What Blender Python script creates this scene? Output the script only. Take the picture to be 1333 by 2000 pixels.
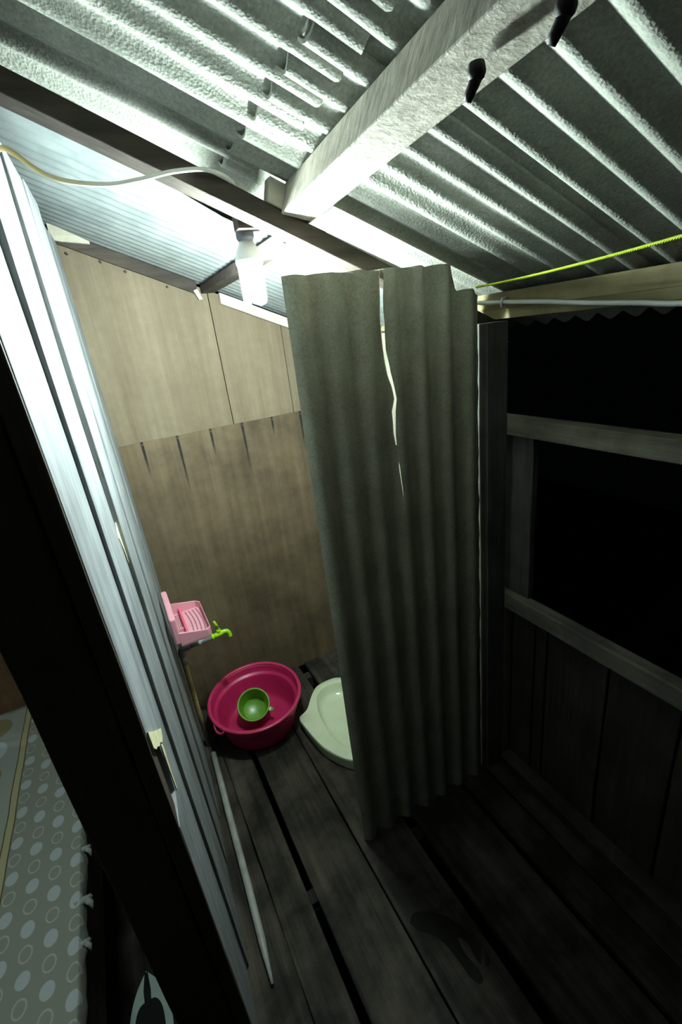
import bpy, bmesh, math, random
from mathutils import Vector as V, Matrix, noise as mnoise

# ------------------------------------------------------------------ clear
for o in list(bpy.data.objects):
    bpy.data.objects.remove(o, do_unlink=True)
SC = bpy.context.scene
COL = SC.collection
random.seed(7)

# ------------------------------------------------------------------ camera
cd = bpy.data.cameras.new('camera')
cd.sensor_fit = 'VERTICAL'
cd.sensor_height = 36.0
cd.sensor_width = 36.0
cd.lens = 897.0 / 2000.0 * 36.0
cd.clip_start = 0.01
cam = bpy.data.objects.new('camera', cd)
COL.objects.link(cam)
# rows: world X, Y, Z seen in (right, down, forward)
RX = V((0.87831014, -0.26805792, 0.39587403))
RY = V((-0.46345746, -0.27408119, 0.84266642))
RZ = V((-0.11738178, -0.92359323, -0.36496173))
right = V((RX.x, RY.x, RZ.x)); down = V((RX.y, RY.y, RZ.y)); fwd = V((RX.z, RY.z, RZ.z))
M = Matrix((right, -down, -fwd)).transposed().to_4x4()
M.translation = V((0, 0, 1.70))
cam.matrix_world = M
SC.camera = cam

# ------------------------------------------------------------------ world (night) and exposure
w = bpy.data.worlds.new('night'); SC.world = w; w.use_nodes = True
bg = w.node_tree.nodes['Background']
bg.inputs[0].default_value = (0.35, 0.45, 0.6, 1); bg.inputs[1].default_value = 0.0012
SC.view_settings.view_transform = 'Standard'
SC.view_settings.look = 'None'
SC.view_settings.gamma = 1.0
SC.view_settings.use_curve_mapping = False
SC.view_settings.exposure = 0.0
BULB = 1650.0           # emission strength of the lamp bulb
BULB_COLOR = (0.82, 1.0, 0.96)

# added spot that brightens the bed on the left; source unseen, position guessed
ld = bpy.data.lights.new('bed_fill_spot', 'SPOT')
ld.energy = 22.0; ld.color = (0.78, 1.0, 0.92); ld.spot_size = math.radians(95); ld.spot_blend = 0.6
ld.shadow_soft_size = 0.08
lo = bpy.data.objects.new('bed_fill_spot', ld); COL.objects.link(lo)
lo.location = (-0.27, 0.83, 1.85)
lo.rotation_euler = V((-0.25, 0.1, -1.3)).to_track_quat('-Z', 'Y').to_euler()

# ------------------------------------------------------------------ helpers
def tag(o, label=None, cat=None, group=None, kind=None):
    if label: o['label'] = label
    if cat: o['category'] = cat
    if group: o['group'] = group
    if kind: o['kind'] = kind
    return o

def empty(name, loc=(0, 0, 0)):
    o = bpy.data.objects.new(name, None); COL.objects.link(o)
    o.location = loc; o.empty_display_size = 0.05
    return o

def origin_of(p):
    v = V((0, 0, 0))
    while p is not None:
        v += p.location; p = p.parent
    return v

def mesh(name, verts, faces, mat, parent=None, smooth=False, bevel=0.0, loc=None):
    base = V(loc) if loc is not None else None
    off = origin_of(parent)
    if base is not None:
        off = base.copy()
    me = bpy.data.meshes.new(name)
    me.from_pydata([tuple(V(v) - off) for v in verts], [], faces)
    bm = bmesh.new(); bm.from_mesh(me)
    bmesh.ops.remove_doubles(bm, verts=bm.verts, dist=1e-6)
    bmesh.ops.recalc_face_normals(bm, faces=bm.faces)
    bm.to_mesh(me); bm.free()
    if smooth:
        me.polygons.foreach_set('use_smooth', [True] * len(me.polygons))
    me.materials.append(mat)
    o = bpy.data.objects.new(name, me); COL.objects.link(o)
    if parent is not None:
        o.parent = parent
        if base is not None:
            o.location = base - origin_of(parent)
    elif base is not None:
        o.location = base
    if bevel:
        b = o.modifiers.new('bevel', 'BEVEL'); b.width = bevel; b.segments = 2; b.limit_method = 'ANGLE'
        b.angle_limit = math.radians(40)
    return o

def ribbon_geo(rows, t):
    """rows of (left, right) points, thickness vector t -> closed board"""
    t = V(t); vs = []; fs = []
    for L, R in rows:
        L = V(L); R = V(R)
        vs += [L, R, R + t, L + t]
    n = len(rows)
    for i in range(n - 1):
        a = 4 * i; b = a + 4
        for k in range(4):
            fs.append((a + k, a + (k + 1) % 4, b + (k + 1) % 4, b + k))
    fs.append((0, 3, 2, 1)); e = 4 * (n - 1); fs.append((e, e + 1, e + 2, e + 3))
    return vs, fs

def board(name, a, b, wv, tv, mat, parent, seg=8, jit=0.002, bevel=0.003):
    """board from a to b (centre of one face), wv full width vector, tv thickness vector"""
    a = V(a); b = V(b); wv = V(wv); rows = []
    for i in range(seg + 1):
        p = a.lerp(b, i / seg)
        e0 = 1 + (random.uniform(-jit, jit)) / max(wv.length, 1e-4)
        e1 = 1 + (random.uniform(-jit, jit)) / max(wv.length, 1e-4)
        rows.append((p - wv * 0.5 * e0, p + wv * 0.5 * e1))
    vs, fs = ribbon_geo(rows, tv)
    return mesh(name, vs, fs, mat, parent, bevel=bevel)

def tube_geo(pts, r, n=10, cap=True, vs=None, fs=None):
    vs = [] if vs is None else vs; fs = [] if fs is None else fs
    pts = [V(p) for p in pts]; base = len(vs)
    rr = r if isinstance(r, (list, tuple)) else [r] * len(pts)
    up = None
    for i, p in enumerate(pts):
        d = (pts[min(i + 1, len(pts) - 1)] - pts[max(i - 1, 0)]).normalized()
        if up is None:
            up = V((0, 0, 1)) if abs(d.z) < 0.9 else V((1, 0, 0))
        s = d.cross(up).normalized(); u = s.cross(d).normalized(); up = u
        for k in range(n):
            a = 2 * math.pi * k / n
            vs.append(p + (s * math.cos(a) + u * math.sin(a)) * rr[i])
    for i in range(len(pts) - 1):
        for k in range(n):
            a = base + i * n + k; b = base + i * n + (k + 1) % n
            fs.append((a, b, b + n, a + n))
    if cap:
        fs.append(tuple(base + k for k in range(n)))
        e = base + (len(pts) - 1) * n
        fs.append(tuple(e + k for k in range(n)))
    return vs, fs

def tube(name, pts, r, mat, parent=None, n=10, loc=None):
    vs, fs = tube_geo(pts, r, n)
    return mesh(name, vs, fs, mat, parent, smooth=True, loc=loc)

def smooth_path(pts, sub=8):
    pts = [V(p) for p in pts]; out = []
    for i in range(len(pts) - 1):
        p0 = pts[max(i - 1, 0)]; p1 = pts[i]; p2 = pts[i + 1]; p3 = pts[min(i + 2, len(pts) - 1)]
        for k in range(sub):
            t = k / sub
            out.append(0.5 * ((2 * p1) + (p2 - p0) * t + (2 * p0 - 5 * p1 + 4 * p2 - p3) * t * t + (3 * p1 - p0 - 3 * p2 + p3) * t ** 3))
    out.append(pts[-1]); return out

def lathe_geo(prof, n=48, center=(0, 0, 0), sx=1.0, sy=1.0, rot=None, closed=False):
    """prof: list of (r, z)"""
    vs = []; fs = []; c = V(center)
    for r, z in prof:
        for k in range(n):
            a = 2 * math.pi * k / n
            p = V((r * math.cos(a) * sx, r * math.sin(a) * sy, z))
            if rot is not None: p = rot @ p
            vs.append(c + p)
    m = len(prof)
    for i in range(m - 1 if not closed else m):
        j = (i + 1) % m
        for k in range(n):
            fs.append((i * n + k, i * n + (k + 1) % n, j * n + (k + 1) % n, j * n + k))
    return vs, fs

# ------------------------------------------------------------------ materials
def nodes_of(name):
    m = bpy.data.materials.new(name); m.use_nodes = True
    nt = m.node_tree; b = nt.nodes['Principled BSDF']
    return m, nt, b

def N(nt, t, **kw):
    n = nt.nodes.new(t)
    for k, v in kw.items(): setattr(n, k, v)
    return n

def ramp(nt, fac, stops):
    r = N(nt, 'ShaderNodeValToRGB')
    el = r.color_ramp.elements
    while len(el) < len(stops): el.new(0.5)
    for e, (p, c) in zip(el, stops):
        e.position = p; e.color = (*c, 1) if len(c) == 3 else c
    nt.links.new(fac, r.inputs[0]); return r.outputs[0]

def coords(nt, scale, use='Object'):
    tc = N(nt, 'ShaderNodeTexCoord'); mp = N(nt, 'ShaderNodeMapping')
    mp.inputs['Scale'].default_value = scale
    oi = N(nt, 'ShaderNodeObjectInfo')
    cmb = N(nt, 'ShaderNodeVectorMath', operation='SCALE'); cmb.inputs[0].default_value = (7.3, 11.1, 5.7)
    nt.links.new(oi.outputs['Random'], cmb.inputs['Scale'])
    add = N(nt, 'ShaderNodeVectorMath', operation='ADD')
    nt.links.new(tc.outputs[use], mp.inputs[0]); nt.links.new(mp.outputs[0], add.inputs[0]); nt.links.new(cmb.outputs[0], add.inputs[1])
    return add.outputs[0], tc

def noise_(nt, vec, scale, detail=6, rough=0.6):
    n = N(nt, 'ShaderNodeTexNoise'); n.inputs['Scale'].default_value = scale
    n.inputs['Detail'].default_value = detail; n.inputs['Roughness'].default_value = rough
    nt.links.new(vec, n.inputs['Vector']); return n.outputs['Fac']

def mixc(nt, fac, a, b, mode='MIX'):
    m = N(nt, 'ShaderNodeMix', data_type='RGBA', blend_type=mode)
    for s, v in ((m.inputs[0], fac), (m.inputs[6], a), (m.inputs[7], b)):
        if hasattr(v, 'links') or hasattr(v, 'is_linked'): nt.links.new(v, s)
        elif isinstance(v, (int, float)): s.default_value = v
        else: s.default_value = (*v, 1)
    return m.outputs[2]

def math_(nt, op, a, b=None, c=None, clamp=False):
    m = N(nt, 'ShaderNodeMath', operation=op, use_clamp=clamp)
    for i, v in enumerate((a, b, c)):
        if v is None: continue
        if isinstance(v, (int, float)): m.inputs[i].default_value = v
        else: nt.links.new(v, m.inputs[i])
    return m.outputs[0]

def bump(nt, b, height, strength, dist=0.01):
    bn = N(nt, 'ShaderNodeBump'); bn.inputs['Strength'].default_value = strength; bn.inputs['Distance'].default_value = dist
    nt.links.new(height, bn.inputs['Height']); nt.links.new(bn.outputs[0], b.inputs['Normal'])

def wood(name, dark, light, axis='z', rough=0.75, grain=1.0, bs=0.35, dirt=0.4, spec=0.3):
    m, nt, b = nodes_of(name)
    s = {'x': (2.2, 38, 38), 'y': (38, 2.2, 38), 'z': (38, 38, 2.2)}[axis]
    vec, tc = coords(nt, s)
    n1 = noise_(nt, vec, 1.0 * grain, 8, 0.65)
    vec2, _ = coords(nt, (3, 3, 3))
    n2 = noise_(nt, vec2, 2.2, 5, 0.6)
    col = ramp(nt, n1, [(0.28, dark), (0.72, light)])
    d = ramp(nt, n2, [(0.38, (1 - dirt,) * 3), (0.62, (1, 1, 1))])
    nt.links.new(mixc(nt, 1.0, col, d, 'MULTIPLY'), b.inputs['Base Color'])
    b.inputs['Roughness'].default_value = rough
    b.inputs['Specular IOR Level'].default_value = spec
    bump(nt, b, n1, bs, 0.006)
    return m

def plain(name, col, rough=0.5, spec=0.5, var=0.12, nscale=25, bs=0.0, sss=0.0):
    m, nt, b = nodes_of(name)
    vec, _ = coords(nt, (1, 1, 1))
    n = noise_(nt, vec, nscale, 4, 0.6)
    c = ramp(nt, n, [(0.3, tuple(x * (1 - var) for x in col)), (0.7, tuple(min(1, x * (1 + var)) for x in col))])
    nt.links.new(c, b.inputs['Base Color'])
    b.inputs['Roughness'].default_value = rough
    b.inputs['Specular IOR Level'].default_value = spec
    if sss:
        b.inputs['Subsurface Weight'].default_value = sss; b.inputs['Subsurface Radius'].default_value = (0.01, 0.01, 0.01)
    if bs: bump(nt, b, n, bs, 0.004)
    return m

def cement(name, c0, c1, rough=0.9, bs=0.5, fib='y'):
    """fibre cement / asbestos sheet: mottled with fine pits"""
    m, nt, b = nodes_of(name)
    vec, _ = coords(nt, (1, 1, 1))
    big = noise_(nt, vec, 9, 6, 0.65); fine = noise_(nt, vec, 170, 3, 0.7)
    c = ramp(nt, big, [(0.3, c0), (0.7, c1)])
    f = ramp(nt, fine, [(0.35, (0.72, 0.72, 0.72)), (0.65, (1, 1, 1))])
    nt.links.new(mixc(nt, 1.0, c, f, 'MULTIPLY'), b.inputs['Base Color'])
    b.inputs['Roughness'].default_value = rough; b.inputs['Specular IOR Level'].default_value = 0.15
    wv = N(nt, 'ShaderNodeTexVoronoi'); wv.inputs['Scale'].default_value = 210
    nt.links.new(vec, wv.inputs['Vector'])
    h = math_(nt, 'ADD', math_(nt, 'MULTIPLY', wv.outputs['Distance'], 0.7), fine)
    bump(nt, b, h, bs, 0.003)
    return m

M_roof = cement('asbestos_roof', (0.31, 0.32, 0.275), (0.48, 0.49, 0.43), bs=0.4)
M_panel = cement('asbestos_panel', (0.26, 0.25, 0.19), (0.38, 0.37, 0.285), bs=0.2)
M_beam = wood('rough_beam', (0.36, 0.32, 0.25), (0.76, 0.71, 0.60), 'z', 0.85, 2.4, 0.8, 0.3)
M_rafter = wood('rafter_wood', (0.024, 0.018, 0.014), (0.075, 0.059, 0.046), 'x', 0.8, 1.0, 0.4, 0.3)
M_eave = wood('eave_wood', (0.22, 0.18, 0.09), (0.42, 0.36, 0.19), 'y', 0.8, 0.8, 0.3, 0.35)
M_pale = wood('pale_batten', (0.36, 0.33, 0.26), (0.56, 0.52, 0.42), 'x', 0.8, 0.7, 0.3, 0.25)
M_plank = wood('weathered_plank', (0.115, 0.123, 0.130), (0.28, 0.295, 0.305), 'z', 0.7, 1.2, 0.4, 0.25)
M_back = wood('backing_plank', (0.10, 0.10, 0.095), (0.17, 0.17, 0.16), 'z', 0.8, 1.2, 0.3, 0.2)
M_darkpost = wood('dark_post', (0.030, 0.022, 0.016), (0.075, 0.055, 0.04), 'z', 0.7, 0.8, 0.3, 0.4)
M_floor = wood('floor_wood', (0.014, 0.012, 0.009), (0.078, 0.066, 0.050), 'y', 0.75, 0.9, 0.5, 0.7, spec=0.15)
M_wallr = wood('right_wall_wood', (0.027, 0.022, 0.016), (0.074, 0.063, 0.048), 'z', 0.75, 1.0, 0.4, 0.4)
M_rail = wood('rail_wood', (0.12, 0.112, 0.086), (0.28, 0.265, 0.21), 'y', 0.8, 1.0, 0.5, 0.45)
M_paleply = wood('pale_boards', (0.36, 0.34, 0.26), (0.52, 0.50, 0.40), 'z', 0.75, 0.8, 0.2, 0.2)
M_stud = wood('stud_wood', (0.062, 0.061, 0.053), (0.155, 0.152, 0.13), 'z', 0.8, 1.0, 0.5, 0.4)
M_bedwood = wood('bed_wood', (0.13, 0.09, 0.06), (0.30, 0.21, 0.14), 'y', 0.6, 0.8, 0.3, 0.4)
M_roomwall = wood('bedroom_wood', (0.14, 0.07, 0.035), (0.26, 0.15, 0.08), 'z', 0.7, 0.8, 0.3, 0.4)
M_soil = plain('soil', (0.02, 0.018, 0.014), 0.95, 0.1, 0.4, 6, 0.4)
M_pink = plain('pink_plastic', (0.40, 0.014, 0.082), 0.38, 0.5, 0.10, 14)
M_pinkrim = plain('pink_plastic_rim', (0.46, 0.026, 0.095), 0.35, 0.5, 0.08, 14)
M_green = plain('green_plastic', (0.105, 0.25, 0.016), 0.32, 0.5, 0.08, 14)
M_lime = plain('lime_plastic', (0.32, 0.60, 0.009), 0.30, 0.5, 0.06, 14)
M_soap = plain('soft_pink_plastic', (0.62, 0.28, 0.34), 0.35, 0.5, 0.06, 14)
M_soapd = plain('deep_pink_plastic', (0.62, 0.12, 0.19), 0.35, 0.5, 0.06, 14)
M_slot = plain('slot_dark', (0.16, 0.10, 0.11), 0.7, 0.2)
M_ceramic = plain('cream_ceramic', (0.60, 0.66, 0.46), 0.16, 0.6, 0.05, 10)
M_greypipe = plain('grey_pvc', (0.13, 0.14, 0.15), 0.4, 0.5)
M_whitepvc = plain('white_pvc', (0.27, 0.275, 0.25), 0.45, 0.5, 0.22, 18)
M_yellowpvc = plain('stained_pvc', (0.36, 0.29, 0.13), 0.55, 0.4, 0.35, 22)
M_black = plain('black_iron', (0.010, 0.009, 0.009), 0.6, 0.3, 0.3, 40, 0.4)
M_cable = plain('white_cable', (0.74, 0.76, 0.74), 0.5, 0.4, 0.05)
M_rope = plain('lime_rope', (0.62, 0.80, 0.03), 0.5, 0.4, 0.06)
M_rawwood = plain('fresh_splinter', (0.62, 0.58, 0.36), 0.8, 0.2, 0.2, 60, 0.4)
M_dotdark = plain('dark_holder', (0.10, 0.10, 0.13), 0.5, 0.4)
M_water = plain('wet_patch', (0.012, 0.011, 0.010), 0.06, 0.6, 0.1)
M_mattress = plain('mattress_cloth', (0.35, 0.36, 0.34), 0.9, 0.1, 0.1)
M_slippale = plain('pale_rubber', (0.50, 0.60, 0.56), 0.6, 0.3, 0.08)
M_slipdark = plain('dark_rubber', (0.012, 0.014, 0.014), 0.7, 0.2, 0.1)
M_cfbase = plain('lamp_base_white', (0.75, 0.76, 0.76), 0.4, 0.4, 0.03)
M_nail = plain('rusty_nail', (0.05, 0.035, 0.03), 0.7, 0.3, 0.3, 80)

# zinc
M_zinc, nt, b = nodes_of('zinc_sheet')
vec, _ = coords(nt, (1, 1, 1)); n1 = noise_(nt, vec, 14, 5, 0.6)
nt.links.new(ramp(nt, n1, [(0.3, (0.22, 0.25, 0.25)), (0.7, (0.33, 0.36, 0.36))]), b.inputs['Base Color'])
b.inputs['Metallic'].default_value = 0.35; b.inputs['Roughness'].default_value = 0.55

# cable that yellows towards the wall
M_wire, nt, b = nodes_of('yellowed_wire')
tc = N(nt, 'ShaderNodeTexCoord'); sp = N(nt, 'ShaderNodeSeparateXYZ'); nt.links.new(tc.outputs['Object'], sp.inputs[0])
f = math_(nt, 'MULTIPLY_ADD', sp.outputs[0], 6.0, 0.15, clamp=True)
nt.links.new(ramp(nt, f, [(0.15, (0.50, 0.38, 0.14)), (0.9, (0.72, 0.70, 0.64))]), b.inputs['Base Color'])
b.inputs['Roughness'].default_value = 0.5

# lamp tube
M_lamp = bpy.data.materials.new('lamp_tube'); M_lamp.use_nodes = True
nt = M_lamp.node_tree; nt.nodes.clear()
e = N(nt, 'ShaderNodeEmission'); e.inputs[0].default_value = (*BULB_COLOR, 1); e.inputs[1].default_value = BULB
oo = N(nt, 'ShaderNodeOutputMaterial'); nt.links.new(e.outputs[0], oo.inputs[0])

# plywood of the back wall: vertical grain, nail streaks below the joint, grime towards the bottom sheet
def plywood(name, c0, c1, streak=False, stain=0.0):
    m, nt, b = nodes_of(name)
    vec, tc = coords(nt, (26, 26, 1.3))
    g = noise_(nt, vec, 1.0, 7, 0.62)
    vec2, _ = coords(nt, (1, 1, 1)); g2 = noise_(nt, vec2, 3.1, 6, 0.62); g3 = noise_(nt, vec2, 26, 4, 0.65)
    col = ramp(nt, g, [(0.28, c0), (0.72, c1)])
    col = mixc(nt, 1.0, col, ramp(nt, g2, [(0.33, (1 - 0.45 * stain - 0.12,) * 3), (0.66, (1, 1, 1))]), 'MULTIPLY')
    col = mixc(nt, 1.0, col, ramp(nt, g3, [(0.3, (0.86, 0.86, 0.86)), (0.7, (1, 1, 1))]), 'MULTIPLY')
    if streak:
        sp = N(nt, 'ShaderNodeSeparateXYZ'); nt.links.new(tc.outputs['Object'], sp.inputs[0])
        u = math_(nt, 'DIVIDE', math_(nt, 'SUBTRACT', sp.outputs[0], 0.102), 0.1418)
        fr = math_(nt, 'SUBTRACT', math_(nt, 'FRACT', math_(nt, 'ADD', u, 0.5)), 0.5)
        ax = math_(nt, 'ABSOLUTE', fr)
        wob = math_(nt, 'MULTIPLY', math_(nt, 'SUBTRACT', g3, 0.5), 0.03)
        core = math_(nt, 'SUBTRACT', 1.0, math_(nt, 'DIVIDE', math_(nt, 'ADD', ax, wob), 0.048), clamp=True)
        cell = math_(nt, 'FLOOR', math_(nt, 'ADD', u, 0.5))
        ln = math_(nt, 'ADD', 0.07, math_(nt, 'MULTIPLY', math_(nt, 'FRACT', math_(nt, 'MULTIPLY', math_(nt, 'ADD', cell, 3.0), 0.437)), 0.26))
        drop = math_(nt, 'SUBTRACT', 1.366, sp.outputs[2])
        fall = math_(nt, 'SUBTRACT', 1.0, math_(nt, 'DIVIDE', drop, ln), clamp=True)
        amt = math_(nt, 'MULTIPLY', math_(nt, 'MULTIPLY', core, fall), 2.2, clamp=True)
        col = mixc(nt, amt, col, (0.012, 0.011, 0.012))
    nt.links.new(col, b.inputs['Base Color'])
    b.inputs['Roughness'].default_value = 0.75; b.inputs['Specular IOR Level'].default_value = 0.2
    bump(nt, b, g, 0.12, 0.004)
    return m
M_plyup = plywood('plywood_upper', (0.124, 0.094, 0.060), (0.186, 0.148, 0.100), False, 0.0)
M_plylow = plywood('plywood_lower', (0.106, 0.075, 0.042), (0.170, 0.129, 0.079), True, 0.9)

# dotted bed sheet (flat print)
M_sheet, nt, b = nodes_of('dotted_sheet')
tc = N(nt, 'ShaderNodeTexCoord'); sp = N(nt, 'ShaderNodeSeparateXYZ'); nt.links.new(tc.outputs['Object'], sp.inputs[0])
X, Y = sp.outputs[0], sp.outputs[1]
def dots(x0, y0, px, py, rx, ry, off):
    u = math_(nt, 'DIVIDE', math_(nt, 'SUBTRACT', X, x0), px); cu = math_(nt, 'FLOOR', math_(nt, 'ADD', u, 0.5))
    v = math_(nt, 'ADD', math_(nt, 'DIVIDE', math_(nt, 'SUBTRACT', Y, y0), py), math_(nt, 'MULTIPLY', cu, off)); cv = math_(nt, 'FLOOR', math_(nt, 'ADD', v, 0.5))
    du = math_(nt, 'DIVIDE', math_(nt, 'MULTIPLY', math_(nt, 'SUBTRACT', u, cu), px), rx)
    dv = math_(nt, 'DIVIDE', math_(nt, 'MULTIPLY', math_(nt, 'SUBTRACT', v, cv), py), ry)
    d = math_(nt, 'SQRT', math_(nt, 'ADD', math_(nt, 'MULTIPLY', du, du), math_(nt, 'MULTIPLY', dv, dv)))
    par = math_(nt, 'GREATER_THAN', math_(nt, 'ABSOLUTE', math_(nt, 'MODULO', math_(nt, 'ADD', cv, 100.0), 2.0)), 0.5)
    return d, par
d, par = dots(-0.530, 1.235, 0.050, 0.0527, 0.0145, 0.0185, 0.9)
solid = math_(nt, 'LESS_THAN', d, 1.0)
ring = math_(nt, 'MULTIPLY', solid, math_(nt, 'GREATER_THAN', d, 0.78))
small = mixc(nt, par, mixc(nt, solid, (0.30, 0.295, 0.25), (0.48, 0.50, 0.52)), mixc(nt, ring, (0.30, 0.295, 0.25), (0.45, 0.44, 0.40)))
d2, par2 = dots(-0.66, 1.66, 0.2, 0.125, 0.058, 0.062, 0.5)
s2 = math_(nt, 'LESS_THAN', d2, 0.88)
big = mixc(nt, s2, (0.38, 0.385, 0.34), mixc(nt, par2, (0.50, 0.55, 0.58), (0.30, 0.25, 0.12)))
side = math_(nt, 'LESS_THAN', X, -0.555)
col = mixc(nt, side, small, big)
bx_ = math_(nt, 'ABSOLUTE', math_(nt, 'ADD', X, 0.558))
col = mixc(nt, math_(nt, 'LESS_THAN', bx_, 0.0115), col, (0.13, 0.08, 0.03))
col = mixc(nt, math_(nt, 'LESS_THAN', bx_, 0.0085), col, (0.48, 0.42, 0.26))
nt.links.new(col, b.inputs['Base Color']); b.inputs['Roughness'].default_value = 0.85
b.inputs['Specular IOR Level'].default_value = 0.15
vec, _ = coords(nt, (1, 1, 1)); bump(nt, b, noise_(nt, vec, 18, 4, 0.55), 0.35, 0.006)

# ================================================================== SETTING
# ---- floor: boards running away from the camera, ground far below
floor = tag(empty('floor'), 'dark damp wooden floor boards with open gaps', kind='structure')
def fboard(x0, x1, y0, y1, z=0.0, seg=10, jit=0.0025):
    rows = []
    for i in range(seg + 1):
        y = y0 + (y1 - y0) * i / seg
        rows.append(((x0 + random.uniform(-jit, jit), y, z), (x1 + random.uniform(-jit, jit), y, z)))
    vs, fs = ribbon_geo(rows, (0, 0, -0.028))
    return mesh('floor_board', vs, fs, M_floor, floor, bevel=0.004)
fboard(-0.10, 0.056, -0.9, 2.06); fboard(0.0585, 0.166, -0.9, 2.06)
board('floor_patch', (0.176, 0.945, -0.001), (0.176, 0.99, -0.001), (0.024, 0, 0), (0, 0, -0.02), M_floor, floor, 2, 0.001)
fboard(0.187, 0.382, -0.9, 2.06); fboard(0.389, 0.573, -0.9, 2.06); fboard(0.612, 0.838, -0.9, 2.06)
fboard(0.857, 0.968, -0.9, 2.06); fboard(0.972, 1.12, -0.9, 2.06)
for k in range(8):
    fboard(-0.105 - 0.2 * (k + 1) + 0.006, -0.105 - 0.2 * k, -0.9, 2.06, z=-0.002)
for y in (-0.5, 0.1, 0.965, 1.97):
    board('floor_joist', (-1.75, y, -0.030), (1.15, y, -0.030), (0, 0.05, 0), (0, 0, -0.08), M_floor, floor, 4)
mesh('ground', [(-4, -4, -0.9), (6, -4, -0.9), (6, 5, -0.9), (-4, 5, -0.9)], [(0, 1, 2, 3)], M_soil)
tag(bpy.data.objects['ground'], 'dark bare soil below the raised floor', kind='structure')

# ---- left wall of upright planks
def wx(y): return -0.06 * (2.04 - y)
wall_left = tag(empty('wall_left'), 'upright weathered planks brightly lit by the bulb, with gaps', kind='structure')
def wplank(y0, y1, z0=0.0, z1=2.13, off=0.0, offtop=None, offr=0.0, y0top=None, y1top=None, warp=0.0, mat=M_plank, notch=False, name='plank', jit=0.002, thick=0.018):
    zs = [z0 + (z1 - z0) * i / 16 for i in range(17)]
    if notch: zs = sorted([z for z in zs if not 0.85 < z < 1.10] + [0.892, 0.897, 0.94, 0.98, 1.02, 1.045, 1.085])
    rows = []
    for z in zs:
        t = (z - z0) / (z1 - z0)
        a = y0 + ((y0top if y0top is not None else y0) - y0) * t + random.uniform(-jit, jit)
        c = y1 + ((y1top if y1top is not None else y1) - y1) * t + random.uniform(-jit, jit)
        if notch and 0.895 < z < 1.05: a = (0.772 if z < 1.03 else 0.735) + 0.005 * math.sin(z * 90)
        wv = warp * max(0, (z - 1.55) / 0.58) ** 1.6
        of = off + ((offtop if offtop is not None else off) - off) * t
        rows.append(((wx(a) + of + wv * 0.6, a, z), (wx(c) + of + offr + wv, c, z)))
    vs, fs = ribbon_geo(rows, (-thick, 0, 0))
    return mesh(name, vs, fs, mat, wall_left, bevel=0.002)
wplank(0.690, 0.905, notch=True, z1=2.05, y1top=0.915)
wplank(0.900, 1.215, y1top=1.165, y0top=0.915, off=0.008, offr=-0.006, warp=0.012, z1=2.10)
wplank(1.222, 1.40, y0top=1.19, off=0.007, offtop=0.016, z1=2.10)
wplank(1.405, 1.60, off=0.014, offtop=0.020, z1=2.10)
wplank(1.606, 1.83, off=0.010, z1=2.09)
wplank(1.836, 2.035, off=0.013, z1=2.09)
wplank(1.10, 1.36, off=-0.016, mat=M_back, z1=2.12)          # plank nailed behind the wide gap
def flat_patch(name, pts, off, mat, parent, t=0.003):
    vs = [V((wx(y) + off, y, z)) for y, z in pts]; n = len(vs)
    vs += [v + V((-t, 0, 0)) for v in vs]
    fs = [tuple(range(n)), tuple(range(2 * n - 1, n - 1, -1))] + [(i, (i + 1) % n, n + (i + 1) % n, n + i) for i in range(n)]
    return mesh(name, vs, fs, mat, parent)
o = flat_patch('splintered_patch', [(0.693, 1.120), (0.760, 1.060), (0.832, 1.000), (0.812, 0.994), (0.794, 0.998), (0.775, 1.018), (0.752, 1.030), (0.731, 1.050), (0.712, 1.062), (0.693, 1.084)], 0.003, M_rawwood, wall_left, 0.006)
tag(o, 'pale splintered patch on the broken plank edge')
o = flat_patch('splintered_edge', [(0.776, 1.01), (0.796, 0.995), (0.787, 0.94), (0.786, 0.88), (0.778, 0.89), (0.775, 0.95)], 0.002, M_rawwood, wall_left, 0.006)
tag(o, 'pale raw edge along the broken plank')
for pts in ([(1.165, 1.30), (1.20, 1.33), (1.235, 1.27), (1.23, 1.19), (1.205, 1.21), (1.19, 1.26)], [(1.22, 1.18), (1.26, 1.20), (1.25, 1.13), (1.232, 1.09)]):
    o = flat_patch('torn_scrap', pts, 0.004, M_rawwood, wall_left, 0.002)

# ---- dark door jamb facing the camera
trim = tag(empty('trim_1'), 'dark unlit door jamb boards facing the camera, left', kind='structure')
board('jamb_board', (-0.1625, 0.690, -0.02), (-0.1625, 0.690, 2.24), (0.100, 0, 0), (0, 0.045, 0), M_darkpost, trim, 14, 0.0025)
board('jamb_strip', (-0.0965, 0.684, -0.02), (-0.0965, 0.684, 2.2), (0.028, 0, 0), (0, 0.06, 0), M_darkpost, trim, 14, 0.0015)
board('jamb_post', (-0.155, 0.737, -0.02), (-0.155, 0.737, 2.2), (0.07, 0, 0), (0, 0.06, 0), M_darkpost, trim, 6, 0.001)

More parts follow.
